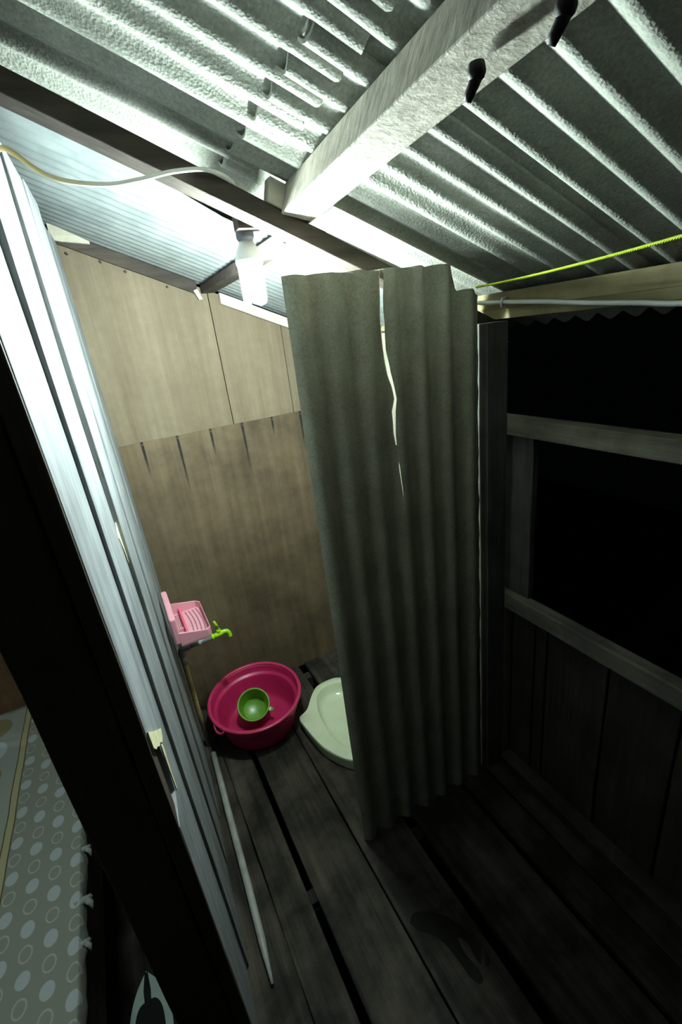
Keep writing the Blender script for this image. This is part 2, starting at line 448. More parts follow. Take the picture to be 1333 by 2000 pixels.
# ---- back wall of plywood sheets
wall_back = tag(empty('wall_back'), 'plywood back wall, pale above and stained brown below', kind='structure')
def ztop(x): return 2.097 - 0.433 * x
def ply(x0, x1, z0, z1f, y, mat, t=0.006):
    n = 8; rows = []
    for i in range(n + 1):
        x = x0 + (x1 - x0) * i / n
        z1 = z1f(x) if callable(z1f) else z1f
        rows.append(((x, y, z0 + (0.002 * math.sin(x * 31) if z0 > 0.1 else 0)), (x, y, z1 + (0.003 * math.sin(x * 23) if not callable(z1f) else 0))))
    vs, fs = ribbon_geo(rows, (0, t, 0))
    return mesh('plywood_sheet', vs, fs, mat, wall_back)
ply(-0.03, 0.492, 1.34, lambda x: ztop(x) + 0.03, 2.046, M_plyup)
ply(0.4955, 0.782, 1.34, lambda x: ztop(x) + 0.03, 2.046, M_plyup)
ply(0.7850, 1.12, 1.34, lambda x: ztop(x) + 0.03, 2.046, M_plyup)
ply(-0.03, 1.12, -0.01, 1.372, 2.039, M_plylow)
sl = V((1, 0, -0.433))
board('top_batten', (-0.02, 2.030, ztop(-0.02) + 0.022), (0.455, 2.030, ztop(0.455) + 0.022), (0, 0, 0.048), (0, 0.012, 0), M_rafter, wall_back, 6, 0.002)
board('top_batten', (0.535, 2.018, ztop(0.535) + 0.012), (1.10, 2.018, ztop(1.10) + 0.012), (0, 0, 0.042), (0, 0.025, 0), M_pale, wall_back, 6, 0.002)
# short splayed offcut in the upper corner and the split end by the joint
vs, fs = ribbon_geo([((0.0, 2.012, 2.098), (0.0, 2.012, 2.150)), ((0.03, 2.012, 2.092), (0.03, 2.012, 2.135)), ((0.115, 2.012, 2.082), (0.115, 2.012, 2.090))], (0, 0.014, 0))
mesh('offcut', vs, fs, M_pale, wall_back)
vs, fs = ribbon_geo([((0.437, 2.022, 1.912), (0.452, 2.022, 1.918)), ((0.452, 2.022, 1.878), (0.466, 2.022, 1.880))], (0, 0.006, 0))
mesh('offcut', vs, fs, M_pale, wall_back)
for x, z in ((0.035, 2.06), (0.135, 2.03), (0.21, 1.995), (0.345, 1.935)) :
    vs, fs = tube_geo([(x, 2.046, z), (x, 2.036, z)], [0.005, 0.004], 6); mesh('nail', vs, fs, M_nail, wall_back)
for k in range(7):
    x = 0.102 + 0.1418 * k
    vs, fs = tube_geo([(x, 2.041, 1.362), (x, 2.034, 1.362)], [0.005, 0.0045], 6); mesh('nail', vs, fs, M_nail, wall_back)

# ---- right wall: posts, rails and upright planks, open to the night above
wall_right = tag(empty('wall_right'), 'low plank wall with open window rails on the right', kind='structure')
ys = [-0.9, -0.6, -0.38, -0.17, 0.05, 0.245, 0.44, 0.638, 0.850, 0.90, 1.0, 1.12]
for a, c in zip(ys[:-1], ys[1:]):
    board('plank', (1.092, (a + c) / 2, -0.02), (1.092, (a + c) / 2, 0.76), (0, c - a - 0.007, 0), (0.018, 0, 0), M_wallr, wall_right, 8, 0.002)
board('lower_rail', (1.0725, -0.9, 0.738), (1.0725, 1.10, 0.738), (0.044, 0, 0), (0, 0, 0.058), M_rail, wall_right, 14, 0.003)
board('upper_rail', (1.0765, -0.9, 1.350), (1.0765, 1.11, 1.350), (0.05, 0, 0), (0, 0, 0.053), M_rail, wall_right, 12, 0.002)
board('stud', (1.080, 0.985, 0.795), (1.080, 0.985, 1.352), (0, 0.118, 0), (0.025, 0, 0), M_stud, wall_right, 8, 0.004)
board('corner_post', (1.011, 0.998, -0.001), (1.011, 0.998, 1.672), (0.078, 0, 0), (0, 0.064, 0), M_stud, wall_right, 8, 0.001)
board('sill_beam', (1.062, -0.9, 0.0), (1.062, 0.995, 0.0), (0.056, 0, 0), (0, 0, 0.045), M_wallr, wall_right, 10, 0.002)
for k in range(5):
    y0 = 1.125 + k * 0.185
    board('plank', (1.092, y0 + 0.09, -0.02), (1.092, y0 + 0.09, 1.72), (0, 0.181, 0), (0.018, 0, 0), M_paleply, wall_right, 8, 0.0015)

# ---- roof
ceiling = tag(empty('ceiling'), 'corrugated roof sheets on timber rafters', kind='structure')
def roof_z(x): return 2.197 - 0.41 * x
def corr_sheet(name, x0, x1, y0, y1, pitch, amp, zf, mat, y_ph=0.0, thick=0.005, nx=10, per=12, wob=0.0, edge=0.0, seed=0, y0f=None):
    ny = max(8, int((y1 - y0) / pitch * per)); vs = []; fs = []
    for i in range(nx + 1):
        x = x0 + (x1 - x0) * i / nx
        for j in range(ny + 1):
            ya = y0f(x) if y0f else y0
            y = ya + (y1 - ya) * j / ny
            xx = x
            if edge and i in (0, nx): xx += edge * mnoise.noise((y * 22 + seed, 3.1, seed))
            ww = wob * mnoise.noise((x * 3 + seed, y * 4, 0.7))
            z = zf(xx) + amp * (1 - math.cos(2 * math.pi * (y - y_ph) / pitch)) + ww
            vs.append(V((xx, y, z)))
    n = len(vs)
    vs += [v + V((0, 0, thick)) for v in vs]
    W = ny + 1
    for i in range(nx):
        for j in range(ny):
            a = i * W + j
            fs.append((a, a + 1, a + W + 1, a + W)); fs.append((n + a, n + a + W, n + a + W + 1, n + a + 1))
    for i in range(nx):
        for j in (0, ny):
            a = i * W + j; fs.append((a, a + W, n + a + W, n + a))
    for j in range(ny):
        for i in (0, nx):
            a = i * W + j; fs.append((a, a + 1, n + a + 1, n + a))
    return mesh(name, vs, fs, mat, ceiling, smooth=False)
def shade_auto(o, ang=40):
    me = o.data
    me.polygons.foreach_set('use_smooth', [True] * len(me.polygons))
    bm = bmesh.new(); bm.from_mesh(me)
    for e in bm.edges:
        if len(e.link_faces) == 2 and e.calc_face_angle(0) > math.radians(ang): e.smooth = False
    bm.to_mesh(me); bm.free(); return o
P = 0.0745; AMP = 0.0095
shade_auto(corr_sheet('roof_sheet', -1.9, 0.425, 0.600, 1.44, P, AMP, lambda x: roof_z(x) + 0.008, M_roof, -0.014, wob=0.003, edge=0.016, seed=1))
shade_auto(corr_sheet('roof_sheet', -1.9, 0.415, -0.9, 0.665, P, AMP, lambda x: roof_z(x) + 0.014, M_roof, -0.010, wob=0.003, edge=0.030, seed=2))
shade_auto(corr_sheet('roof_sheet', 0.36, 1.36, 0.665, 1.44, P, AMP, roof_z, M_roof, 0.018, wob=0.002, edge=0.010, seed=3))
shade_auto(corr_sheet('roof_sheet', 0.355, 1.36, -0.9, 0.690, P, AMP, lambda x: roof_z(x) + 0.006, M_roof, 0.018, wob=0.002, edge=0.012, seed=4))
def zinc_z(x): return 2.142 - 0.43 * x
shade_auto(corr_sheet('zinc_sheet', -0.10, 0.468, 1.24, 2.12, 0.052, 0.0045, zinc_z, M_zinc, 0.0, thick=0.001, nx=6, per=10, edge=0.006, seed=5, y0f=lambda x: 1.168 + 0.16 * (x + 0.1)))
shade_auto(corr_sheet('zinc_sheet', 0.43, 1.30, 1.24, 2.12, 0.052, 0.0045, lambda x: zinc_z(x) + 0.004, M_zinc, 0.01, thick=0.001, nx=6, per=10, edge=0.006, seed=6, y0f=lambda x: 1.212))
# rafter along the slope at the front of the washroom
def raf(x): return 2.114 - 0.45 * x
board('rafter', (-1.9, 1.09, raf(-1.9)), (1.06, 1.09, raf(1.06)), (0, 0.06, 0), (0, 0, 0.042), M_rafter, ceiling, 16, 0.0015)
# big purlin running towards the camera
rows = []
for i in range(15):
    t = i / 14; y = 1.10 + (-0.9 - 1.10) * t
    xl = 0.4465 - 0.0575 * (1.06 - y) / 0.68 * 0.95; xr = 0.519 - 0.066 * (1.06 - y) / 0.68 * 0.9
    j = random.uniform(-0.0015, 0.0015)
    rows.append(((xl + j, y, 1.945), (xr + j * 0.7, y, 1.930)))
vs, fs = ribbon_geo(rows, (0.026, 0, 0.062))
mesh('purlin', vs, fs, M_beam, ceiling, bevel=0.003)
board('packing_strip', (0.46, 1.085, 1.936), (0.55, 1.085, 1.90), (0, 0.05, 0), (0, 0, 0.010), M_rafter, ceiling, 2, 0.0)
vs, fs = ribbon_geo([((0.418, 1.052, 1.967), (0.418, 1.085, 1.967)), ((0.452, 1.052, 1.952), (0.452, 1.085, 1.952))], (0.012, 0, 0.045))
mesh('wedge_block', vs, fs, M_pale, ceiling, bevel=0.002)
board('rear_purlin', (0.495, 1.122, 1.900), (0.495, 2.034, 1.900), (0.055, 0, 0), (0, 0, 0.030), M_rafter, ceiling, 6, 0.001)
# eave beam over the right wall
board('eave_beam', (1.085, -0.9, 1.677), (1.085, 2.03, 1.677), (0.05, 0, 0), (0, 0, 0.056), M_eave, ceiling, 14, 0.002)
board('eave_strip', (1.072, -0.9, 1.700), (1.072, 1.3, 1.703), (0.03, 0, 0), (0, 0, 0.044), M_eave, ceiling, 10, 0.001)

# ---- bedroom on the left: back wall only a corner of which shows
wf = tag(empty('wall_bedroom'), 'brown board wall behind the bed, far left', kind='structure')
for k in range(8):
    x = -0.20 - k * 0.2
    board('plank', (x, 1.90, -0.02), (x, 1.90, 2.25), (0.196, 0, 0), (0, 0.015, 0), M_roomwall, wf, 4, 0.001)
wl = tag(empty('wall_bedroom_side'), 'brown board wall closing the bedroom, out of sight', kind='structure')
for k in range(13):
    y = -0.8 + k * 0.21
    board('plank', (-1.75, y, -0.02), (-1.75, y, 2.7), (0, 0.206, 0), (0.015, 0, 0), M_roomwall, wl, 2, 0.0)

# ================================================================== THINGS
# ---- corrugated partition standing on the floor
def partition():
    x0, x1 = 0.414, 0.963; PW = 0.0805; ph = 0.436; A = 0.0138
    crack = [(1.262, 0.671), (1.308, 0.668), (1.353, 0.666), (1.425, 0.662), (1.493, 0.664), (1.525, 0.670), (1.585, 0.660), (1.647, 0.655), (1.741, 0.656), (1.808, 0.660), (1.83, 0.6605)]
    def cx(z):
        if z <= crack[0][0]: return crack[0][1]
        for (za, xa), (zb, xb) in zip(crack[:-1], crack[1:]):
            if z <= zb: return xa + (xb - xa) * (z - za) / (zb - za)
        return crack[-1][1]
    def cw(z):
        if z < 1.262 or z > 1.811: return 0.0
        if z < 1.36: return 0.0026
        if z < 1.40: return 0.0
        if z < 1.48: return 0.003 + 0.0035 * (z - 1.40) / 0.08
        return 0.0066 + 0.0012 * math.sin(z * 60)
    def top(x):
        if x < 0.872: return 1.822 + 0.002 * mnoise.noise((x * 30, 0, 0))
        if x < 0.886: return 1.822 + (x - 0.872) / 0.014 * (1.758 - 1.822)
        return 1.757 - 0.02 * max(0, x - 0.94) / 0.03
    def yw(x, z):
        return 1.026 - 0.010 * (x - x0) / (x1 - x0) - A * math.cos(2 * math.pi * (x - ph) / PW) + 0.002 * mnoise.noise((x * 4, z * 3, 1.3))
    zs = sorted(set([0.004 + 1.82 * i / 60 for i in range(61)] + [1.262, 1.2621, 1.36, 1.361, 1.3995, 1.40, 1.8105, 1.811]))
    vs = []; fs = []
    for side in (0, 1):
        nx = 36 if side == 0 else 46
        base = len(vs)
        for z in zs:
            c = cx(z); h = cw(z) / 2
            a, e = (x0, c - h) if side == 0 else (c + h, x1)
            if side == 1: e = x1 + 0.004 * mnoise.noise((z * 17, 2.2, 0)) + 0.003 * mnoise.noise((z * 60, 5.2, 0))
            for i in range(nx + 1):
                x = a + (e - a) * i / nx
                zz = min(z, top(x))
                if z < 0.01: zz = z + 0.004 * (1 + mnoise.noise((x * 30, 0, 4)))
                vs.append(V((x, yw(x, zz), zz)))
        W = nx + 1
        for r in range(len(zs) - 1):
            for i in range(nx):
                p = base + r * W + i
                fs.append((p, p + 1, p + W + 1, p + W))
    me = bpy.data.meshes.new('corrugated_panel')
    L = V((0.69, 1.026, 0.0))
    me.from_pydata([tuple(v - L) for v in vs], [], fs)
    bm = bmesh.new(); bm.from_mesh(me)
    bmesh.ops.remove_doubles(bm, verts=bm.verts, dist=2e-5)
    bmesh.ops.dissolve_degenerate(bm, edges=bm.edges, dist=1e-5)
    bmesh.ops.recalc_face_normals(bm, faces=bm.faces)
    bm.to_mesh(me); bm.free()
    me.materials.append(M_panel)
    me.polygons.foreach_set('use_smooth', [True] * len(me.polygons))
    o = bpy.data.objects.new('corrugated_panel', me); COL.objects.link(o); o.location = L
    s = o.modifiers.new('thickness', 'SOLIDIFY'); s.thickness = 0.008; s.offset = 0.0
    ed = o.modifiers.new('edges', 'EDGE_SPLIT'); ed.split_angle = math.radians(50)
    tag(o, 'tall grey corrugated fibre cement panel with a long crack, screening the squat toilet', 'panel')
partition()

# ---- lamp on the rafter
LX, LY = 0.398, 1.178
lamp = tag(empty('energy_saving_lamp', (LX, LY, 1.97)), 'glowing white tube lamp hanging behind the dark rafter', 'lamp')
vs, fs = lathe_geo([(0.0, 1.972), (0.019, 1.972), (0.021, 1.955), (0.021, 1.925), (0.017, 1.918), (0.0, 1.918)], 20, (LX, LY, 0))
mesh('lamp_holder', vs, fs, M_dotdark, lamp, smooth=False)
board('mounting_block', (LX - 0.03, 1.1205, 1.948), (LX + 0.03, 1.1205, 1.948), (0, 0, 0.03), (0, 0.037, 0), M_rafter, lamp, 1, 0.0, 0.001)
vs, fs = lathe_geo([(0.0, 1.920), (0.015, 1.920), (0.026, 1.900), (0.0325, 1.882), (0.031, 1.870), (0.0, 1.869)], 20, (LX, LY, 0))
lamp_base = mesh('lamp_base', vs, fs, M_cfbase, lamp, smooth=True)
for k in range(3):                                           # three upright U tubes
    a0 = k * 2 * math.pi / 3; c0 = V((LX + 0.0225 * math.cos(a0), LY + 0.0225 * math.sin(a0), 0)); c1 = V((LX + 0.0225 * math.cos(a0 + 1.05), LY + 0.0225 * math.sin(a0 + 1.05), 0))
    pts = [c0 + V((0, 0, 1.872)), c0 + V((0, 0, 1.835)), c0 + V((0, 0, 1.800))]
    pts += [c0.lerp(c1, 0.5 - 0.5 * math.cos(t * math.pi / 4)) + V((0, 0, 1.796 - 0.009 * math.sin(t * math.pi / 4))) for t in range(0, 5)]
    pts += [c1 + V((0, 0, 1.800)), c1 + V((0, 0, 1.835)), c1 + V((0, 0, 1.872))]
    tube('lamp_tube', pts, 0.0072, M_lamp, lamp_base, n=6)

# ---- cables and rope
o = tube('lamp_wire', smooth_path([(-0.045, 1.12, 2.055), (-0.024, 1.052, 2.039), (0.028, 1.046, 2.000), (0.106, 1.043, 1.989), (0.17, 1.042, 1.997), (0.229, 1.042, 2.010), (0.285, 1.043, 2.016), (0.318, 1.046, 2.012), (0.345, 1.056, 2.003), (0.365, 1.09, 1.998), (0.385, 1.13, 1.99), (0.397, 1.165, 1.978), (0.398, 1.178, 1.970)], 8), 0.0042, M_wire, None, 8)
tag(o, 'thin lamp wire drooping across the dark rafter, yellowed at its wall end', 'wire')
cable_pts = [(1.030, 1.12, 1.730), (1.038, 1.06, 1.7235), (1.043, 1.007, 1.7195), (1.046, 0.88, 1.707), (1.048, 0.76, 1.692), (1.048, 0.64, 1.680), (1.046, 0.559, 1.671), (1.044, 0.3, 1.655), (1.042, -0.2, 1.64), (1.04, -0.88, 1.64)]
cab = tag(empty('white_cable', (1.05, 0.7, 1.69)), 'white cable running under the eave beam above the window', 'cable')
tube('cable_sheath', smooth_path(cable_pts, 8), 0.0055, M_cable, cab, 8)
vs, fs = tube_geo([(1.052, 1.012, 1.708), (1.036, 1.012, 1.709), (1.034, 1.010, 1.720), (1.037, 1.010, 1.729), (1.052, 1.010, 1.730)], 0.0032, 6); mesh('cable_clip', vs, fs, M_cable, cab, smooth=True)
A_, B_ = V((0.930, 0.994, 1.762)), V((0.60, 0.0, 1.782))
rope_vs, rope_fs = [], []
NR = 400
d_ = (B_ - A_).normalized(); s_ = d_.cross(V((0, 0, 1))).normalized(); u_ = s_.cross(d_)
for k in range(3):
    pts = []
    for i in range(NR + 1):
        t = i / NR; a = t * 2 * math.pi * 75 + k * 2 * math.pi / 3
        p = A_.lerp(B_, t) + V((0, 0, -0.012 * 4 * t * (1 - t)))
        pts.append(p + (s_ * math.cos(a) + u_ * math.sin(a)) * 0.0013)
    tube_geo(pts, 0.0015, 5, True, rope_vs, rope_fs)
o = mesh('clothes_line', rope_vs, rope_fs, M_rope, None, smooth=True, loc=tuple(A_))
tag(o, 'bright lime twisted rope stretched from the panel past the eave', 'rope')

# ---- iron pegs driven into the underside of the purlin
def peg(x, y, lab):
    e = tag(empty('iron_peg', (x, y, 1.935)), lab, 'peg', 'iron pegs under the purlin')
    vs, fs = lathe_geo([(0, 0.008), (0.008, 0.008), (0.0095, 0.0), (0.0075, -0.005), (0.005, -0.007), (0, -0.007)], 10, (x, y, 1.926))
    mesh('peg_head', vs, fs, M_black, e, smooth=True)
    tube('peg_shank', [(x, y, 1.924), (x - 0.001, y + 0.003, 1.918), (x - 0.002, y + 0.008, 1.912), (x - 0.002, y + 0.012, 1.907)], [0.007, 0.006, 0.0055, 0.0045], M_black, e, 8)
    return e
peg(0.426, 0.452, 'bent black iron peg under the purlin, nearer the lamp')
peg(0.428, 0.350, 'black iron peg under the purlin at the top edge of the view')

# ---- pink basin
BC = V((0.266, 1.765, 0.0))
basin = tag(empty('plastic_basin', BC), 'large magenta plastic wash basin holding a green dipper', 'basin')
prof_out = [(0.0, 0.002), (0.150, 0.002), (0.160, 0.008), (0.168, 0.03), (0.187, 0.105), (0.192, 0.118), (0.198, 0.122), (0.207, 0.160), (0.209, 0.172)]
prof_in = [(0.203, 0.172), (0.200, 0.160), (0.196, 0.137), (0.194, 0.134), (0.182, 0.131), (0.180, 0.127), (0.177, 0.108), (0.162, 0.035), (0.154, 0.016), (0.142, 0.010), (0.0, 0.010)]
vs, fs = lathe_geo(prof_out + prof_in, 64, BC, 1.0, 1.06); body = mesh('basin_wall', vs, fs, M_pink, basin, smooth=True)
ringp = [(0.2095 + 0.0085 * math.cos(a), 0.174 + 0.0062 * math.sin(a)) for a in [2 * math.pi * k / 12 for k in range(12)]]
vs, fs = lathe_geo(ringp, 64, BC, 1.0, 1.06, closed=True); mesh('basin_rim', vs, fs, M_pinkrim, basin, smooth=True)
for ang in (205, 25):
    a0 = math.radians(ang); pts = []
    for i in range(9):
        a = a0 + (i - 4) / 4 * 0.16; r = 0.214 + 0.010 * (1 - ((i - 4) / 4) ** 2)
        pts.append(BC + V((r * math.cos(a), r * 1.06 * math.sin(a), 0.170 - 0.020 * (1 - ((i - 4) / 4) ** 4))))
    tube('basin_handle', pts, 0.0055, M_pinkrim, basin, 8)

# ---- green dipper leaning in the basin
DC = V((0.252, 1.770, 0.118)); ax = V((-0.09, -0.55, 0.83)).normalized()
rot = ax.to_track_quat('Z', 'X').to_matrix()
dip = tag(empty('water_dipper', DC - ax * 0.09), 'green plastic water dipper lying tilted in the magenta basin', 'dipper')
cup = [(0.0, -0.088), (0.052, -0.088), (0.058, -0.082), (0.071, -0.004), (0.0745, 0.0), (0.0745, 0.003), (0.069, 0.003), (0.0675, -0.002), (0.055, -0.080), (0.05, -0.084), (0.0, -0.084)]
vs, fs = lathe_geo(cup, 40, DC, rot=rot); dipper_cup = mesh('dipper_cup', vs, fs, M_green, dip, smooth=True)
ringp = [(0.073 + 0.0035 * math.cos(a), 0.001 + 0.003 * math.sin(a)) for a in [2 * math.pi * k / 8 for k in range(8)]]
vs, fs = lathe_geo(ringp, 40, DC, rot=rot, closed=True); mesh('dipper_rim', vs, fs, M_green, dipper_cup, smooth=True)
hd = (V((0.62, -0.62, 0)) - ax * V((0.62, -0.62, 0)).dot(ax)).normalized()
hs = hd.cross(ax).normalized()
rows = []
for r, wd, dz in ((0.070, 0.011, -0.002), (0.085, 0.009, -0.003), (0.097, 0.009, -0.006)):
    p = DC + hd * r + ax * dz; rows.append((p - hs * wd, p + hs * wd))
vs, fs = ribbon_geo(rows, -ax * 0.006); mesh('dipper_handle', vs, fs, M_green, dip, bevel=0.002)

# ---- squat toilet
def resample(half, n):
    """half outline (from far apex to near apex, left side) -> closed symmetric loop about x=0 with n points per half"""
    pts = smooth_path([V((x, y, 0)) for x, y in half], 10)
    L = [0]
    for a, c in zip(pts[:-1], pts[1:]): L.append(L[-1] + (c - a).length)
    out = []
    for i in range(n + 1):
        s = L[-1] * i / n; k = 0
        while k < len(L) - 2 and L[k + 1] < s: k += 1
        t = (s - L[k]) / max(L[k + 1] - L[k], 1e-9); out.append(pts[k].lerp(pts[k + 1], t))
    return out + [V((-p.x, p.y, 0)) for p in out[-2:0:-1]]
TX = 0.622
ho = [(x - TX, y) for x, y in [(TX, 1.765), (.568, 1.757), (.520, 1.714), (.470, 1.650), (.440, 1.632), (.417, 1.622), (.412, 1.600), (.420, 1.516), (.431, 1.441), (.447, 1.389), (.483, 1.321), (.514, 1.285), (.57, 1.253), (TX, 1.245)]]
hb = [(x - TX, y) for x, y in [(TX, 1.732), (.594, 1.729), (.552, 1.705), (.523, 1.656), (.503, 1.579), (.496, 1.462), (.506, 1.393), (.540, 1.349), (.58, 1.335), (TX, 1.332)]]
lo_ = resample(ho, 40); lb_ = resample(hb, 40); n = len(lo_)
toilet = tag(empty('squat_toilet', (TX, 1.5, 0)), 'pale cream ceramic squat toilet half hidden behind the corrugated panel', 'toilet')
def loop(pts, z, s=1.0):
    c = V((0, 1.51, 0)); return [V((TX, 0, z)) + c + (p - c) * s for p in pts]
def skin(loops, capend=True):
    vs = [v for l in loops for v in l]; fs = []
    for i in range(len(loops) - 1):
        for k in range(n): fs.append((i * n + k, i * n + (k + 1) % n, (i + 1) * n + (k + 1) % n, (i + 1) * n + k))
    if capend: fs.append(tuple((len(loops) - 1) * n + k for k in range(n)))
    return vs, fs
mixl = [a.lerp(c, 0.9) for a, c in zip(lo_, lb_)]
vs, fs = skin([loop(lo_, 0.001, 0.95), loop(lo_, 0.045, 0.985), loop(lo_, 0.058, 0.998), loop(lo_, 0.066, 0.997), loop(lo_, 0.070, 0.985), loop(mixl, 0.068), loop(lb_, 0.066)], False)
shade_auto(mesh('toilet_body', vs, fs, M_ceramic, toilet, smooth=True), 60)
vs, fs = skin([loop(lb_, 0.066), loop(lb_, 0.058, 0.975), loop(lb_, 0.035, 0.945), loop(lb_, 0.018, 0.88), loop(lb_, 0.011, 0.70), loop(lb_, 0.010, 0.3)])
toilet_bowl = mesh('toilet_bowl', vs, fs, M_ceramic, toilet, smooth=True)
vs, fs = lathe_geo([(0.0, 0.013), (0.035, 0.013), (0.04, 0.016), (0.043, 0.011)], 24, (TX, 1.42, 0)); mesh('drain_hole', vs, fs, M_black, toilet_bowl, smooth=True)

# ---- pink soap holder on the plank wall
sx0 = 0.004
soap = tag(empty('soap_holder', (sx0, 1.615, 0.735)), 'pale pink plastic soap holder fixed to the plank wall above the basin', 'soap holder')
def bxv(x0, x1, y0, y1, z0, z1):
    vs = [(x0, y0, z0), (x1, y0, z0), (x1, y1, z0), (x0, y1, z0), (x0, y0, z1), (x1, y0, z1), (x1, y1, z1), (x0, y1, z1)]
    return vs, [(0, 3, 2, 1), (4, 5, 6, 7), (0, 1, 5, 4), (1, 2, 6, 5), (2, 3, 7, 6), (3, 0, 4, 7)]
SY0, SY1 = 1.50, 1.735
vs, fs = bxv(sx0, sx0 + 0.022, SY0, SY1, 0.742, 0.848); mesh('back_plate', vs, fs, M_soap, soap, bevel=0.006)
# tray: floor with walls, cut corners at the outer edge
SXE = sx0 + 0.128
outl = [(sx0 + 0.018, SY0), (SXE - 0.012, SY0 - 0.004), (SXE, SY0 + 0.012), (SXE + 0.002, SY1 - 0.020), (SXE - 0.014, SY1), (sx0 + 0.018, SY1)]
def wallstrip(pts, z0, z1, t):
    c = V((sum(p[0] for p in pts) / len(pts), sum(p[1] for p in pts) / len(pts), 0)); vs = []; fs = []
    for i, (x, y) in enumerate(pts):
        p = V((x, y, 0)); q = c + (p - c) * (1 - t); zt = z1 + (0.022 if i in (0, len(pts) - 1) else 0)
        vs += [V((x, y, z0)), V((q.x, q.y, z0)), V((q.x, q.y, zt)), V((x, y, zt))]
    for i in range(len(pts) - 1):
        a = 4 * i; bb = a + 4
        for k in range(4): fs.append((a + k, a + (k + 1) % 4, bb + (k + 1) % 4, bb + k))
    fs.append((0, 1, 2, 3)); e = 4 * (len(pts) - 1); fs.append((e, e + 3, e + 2, e + 1)); return vs, fs
vs, fs = wallstrip(outl, 0.732, 0.765, 0.05); mesh('tray_wall', vs, fs, M_soap, soap, bevel=0.001)
vsf = [V((x, y, 0.734)) for x, y in outl] + [V((x, y, 0.738)) for x, y in outl]; m_ = len(outl)
tray_floor = mesh('tray_floor', vsf, [tuple(range(m_ - 1, -1, -1)), tuple(range(m_, 2 * m_))] + [(i, (i + 1) % m_, m_ + (i + 1) % m_, m_ + i) for i in range(m_)], M_soap, soap)
vs, fs = bxv(sx0 + 0.046, sx0 + 0.054, SY0 + 0.004, SY1 - 0.004, 0.737, 0.760); mesh('divider', vs, fs, M_soapd, soap, bevel=0.001)
vs, fs = bxv(sx0 + 0.024, sx0 + 0.044, SY0 + 0.085, SY0 + 0.089, 0.737, 0.752); mesh('divider', vs, fs, M_soap, soap)
sv, sf = [], []
for r in range(4):                                           # curved rows of drain slots
    for k in range(18):
        y = SY0 + 0.022 + k * (SY1 - SY0 - 0.044) / 17; u = (k - 8.5) / 8.5
        x = sx0 + 0.064 + r * 0.014 + 0.008 * (1 - u * u)
        b_ = len(sv); v, f = bxv(x, x + 0.0055, y - 0.0035, y + 0.0035, 0.7378, 0.7386)
        sv += v; sf += [tuple(b_ + i for i in q) for q in f]
for i in range(3):
    for k in range(14):
        y = SY0 + 0.015 + k * 0.015
        if abs(y - SY0 - 0.087) < 0.008: continue
        x = sx0 + 0.027 + i * 0.006; b_ = len(sv); v, f = bxv(x, x + 0.0035, y - 0.005, y + 0.005, 0.7378, 0.7386)
        sv += v; sf += [tuple(b_ + i_ for i_ in q) for q in f]
o = mesh('drain_slots', sv, sf, M_slot, tray_floor); o['kind'] = 'stuff'

# ---- water pipe riser, elbow and tap
TY = 1.775; TZ = 0.545
pipe = tag(empty('water_pipe', (0.014, TY, 0)), 'stained riser pipe with a grey arm below the pink soap holder', 'pipe')
tube('riser', [(0.016, TY, 0.0), (0.014, TY, 0.25), (0.016, TY, 0.44), (0.018, TY, TZ - 0.045)], 0.011, M_yellowpvc, pipe, 12)
tube('coupling', [(0.018, TY, TZ - 0.075), (0.018, TY, TZ - 0.03)], 0.0145, M_whitepvc, pipe, 12)
tube('elbow', smooth_path([(0.018, TY, TZ - 0.035), (0.018, TY, TZ - 0.012), (0.028, TY, TZ), (0.055, TY, TZ)], 5), 0.0155, M_greypipe, pipe, 12)
tube('arm', [(0.05, TY, TZ), (0.150, TY, TZ + 0.002)], 0.0115, M_greypipe, pipe, 12)
tube('tape_band', [(0.088, TY, TZ + 0.001), (0.103, TY, TZ + 0.001)], 0.0128, M_whitepvc, pipe, 12)
tap = tag(empty('water_tap', (0.15, TY, TZ)), 'lime green plastic water tap above the magenta basin', 'tap')
tube('tap_collar', [(0.148, TY, TZ + 0.002), (0.158, TY, TZ + 0.002)], 0.0135, M_lime, tap, 12)
tube('tap_body', [(0.155, TY, TZ + 0.002), (0.170, TY, TZ + 0.003), (0.185, TY, TZ + 0.006), (0.20, TY, TZ + 0.008)], [0.009, 0.0115, 0.0115, 0.0095], M_lime, tap, 12)
tube('tap_spout', smooth_path([(0.195, TY, TZ + 0.008), (0.213, TY, TZ + 0.006), (0.222, TY, TZ - 0.006), (0.225, TY, TZ - 0.026)], 5), 0.0095, M_lime, tap, 12)
tap_stem = tube('tap_stem', [(0.183, TY, TZ + 0.008), (0.182, TY, TZ + 0.030)], 0.0095, M_lime, tap, 12)
tube('tap_ring', [(0.182, TY, TZ + 0.030), (0.1818, TY, TZ + 0.035)], 0.0085, M_greypipe, tap_stem, 12)
tube('tap_handle', [(0.1818, TY, TZ + 0.034), (0.178, TY - 0.004, TZ + 0.055), (0.172, TY - 0.010, TZ + 0.078)], [0.0065, 0.006, 0.0045], M_lime, tap_stem, 8)

# ---- loose pipe lying along the foot of the wall
o = tube('loose_pipe', [(0.022, 1.705, 0.0135), (0.010, 1.4, 0.0135), (0.000, 1.1, 0.0135), (-0.008, 0.93, 0.0135), (-0.014, 0.82, 0.012)], [0.0125, 0.0125, 0.0125, 0.0115, 0.004], M_whitepvc, None, 12)
tag(o, 'dirty white pipe lying on the floor along the foot of the plank wall', 'pipe')

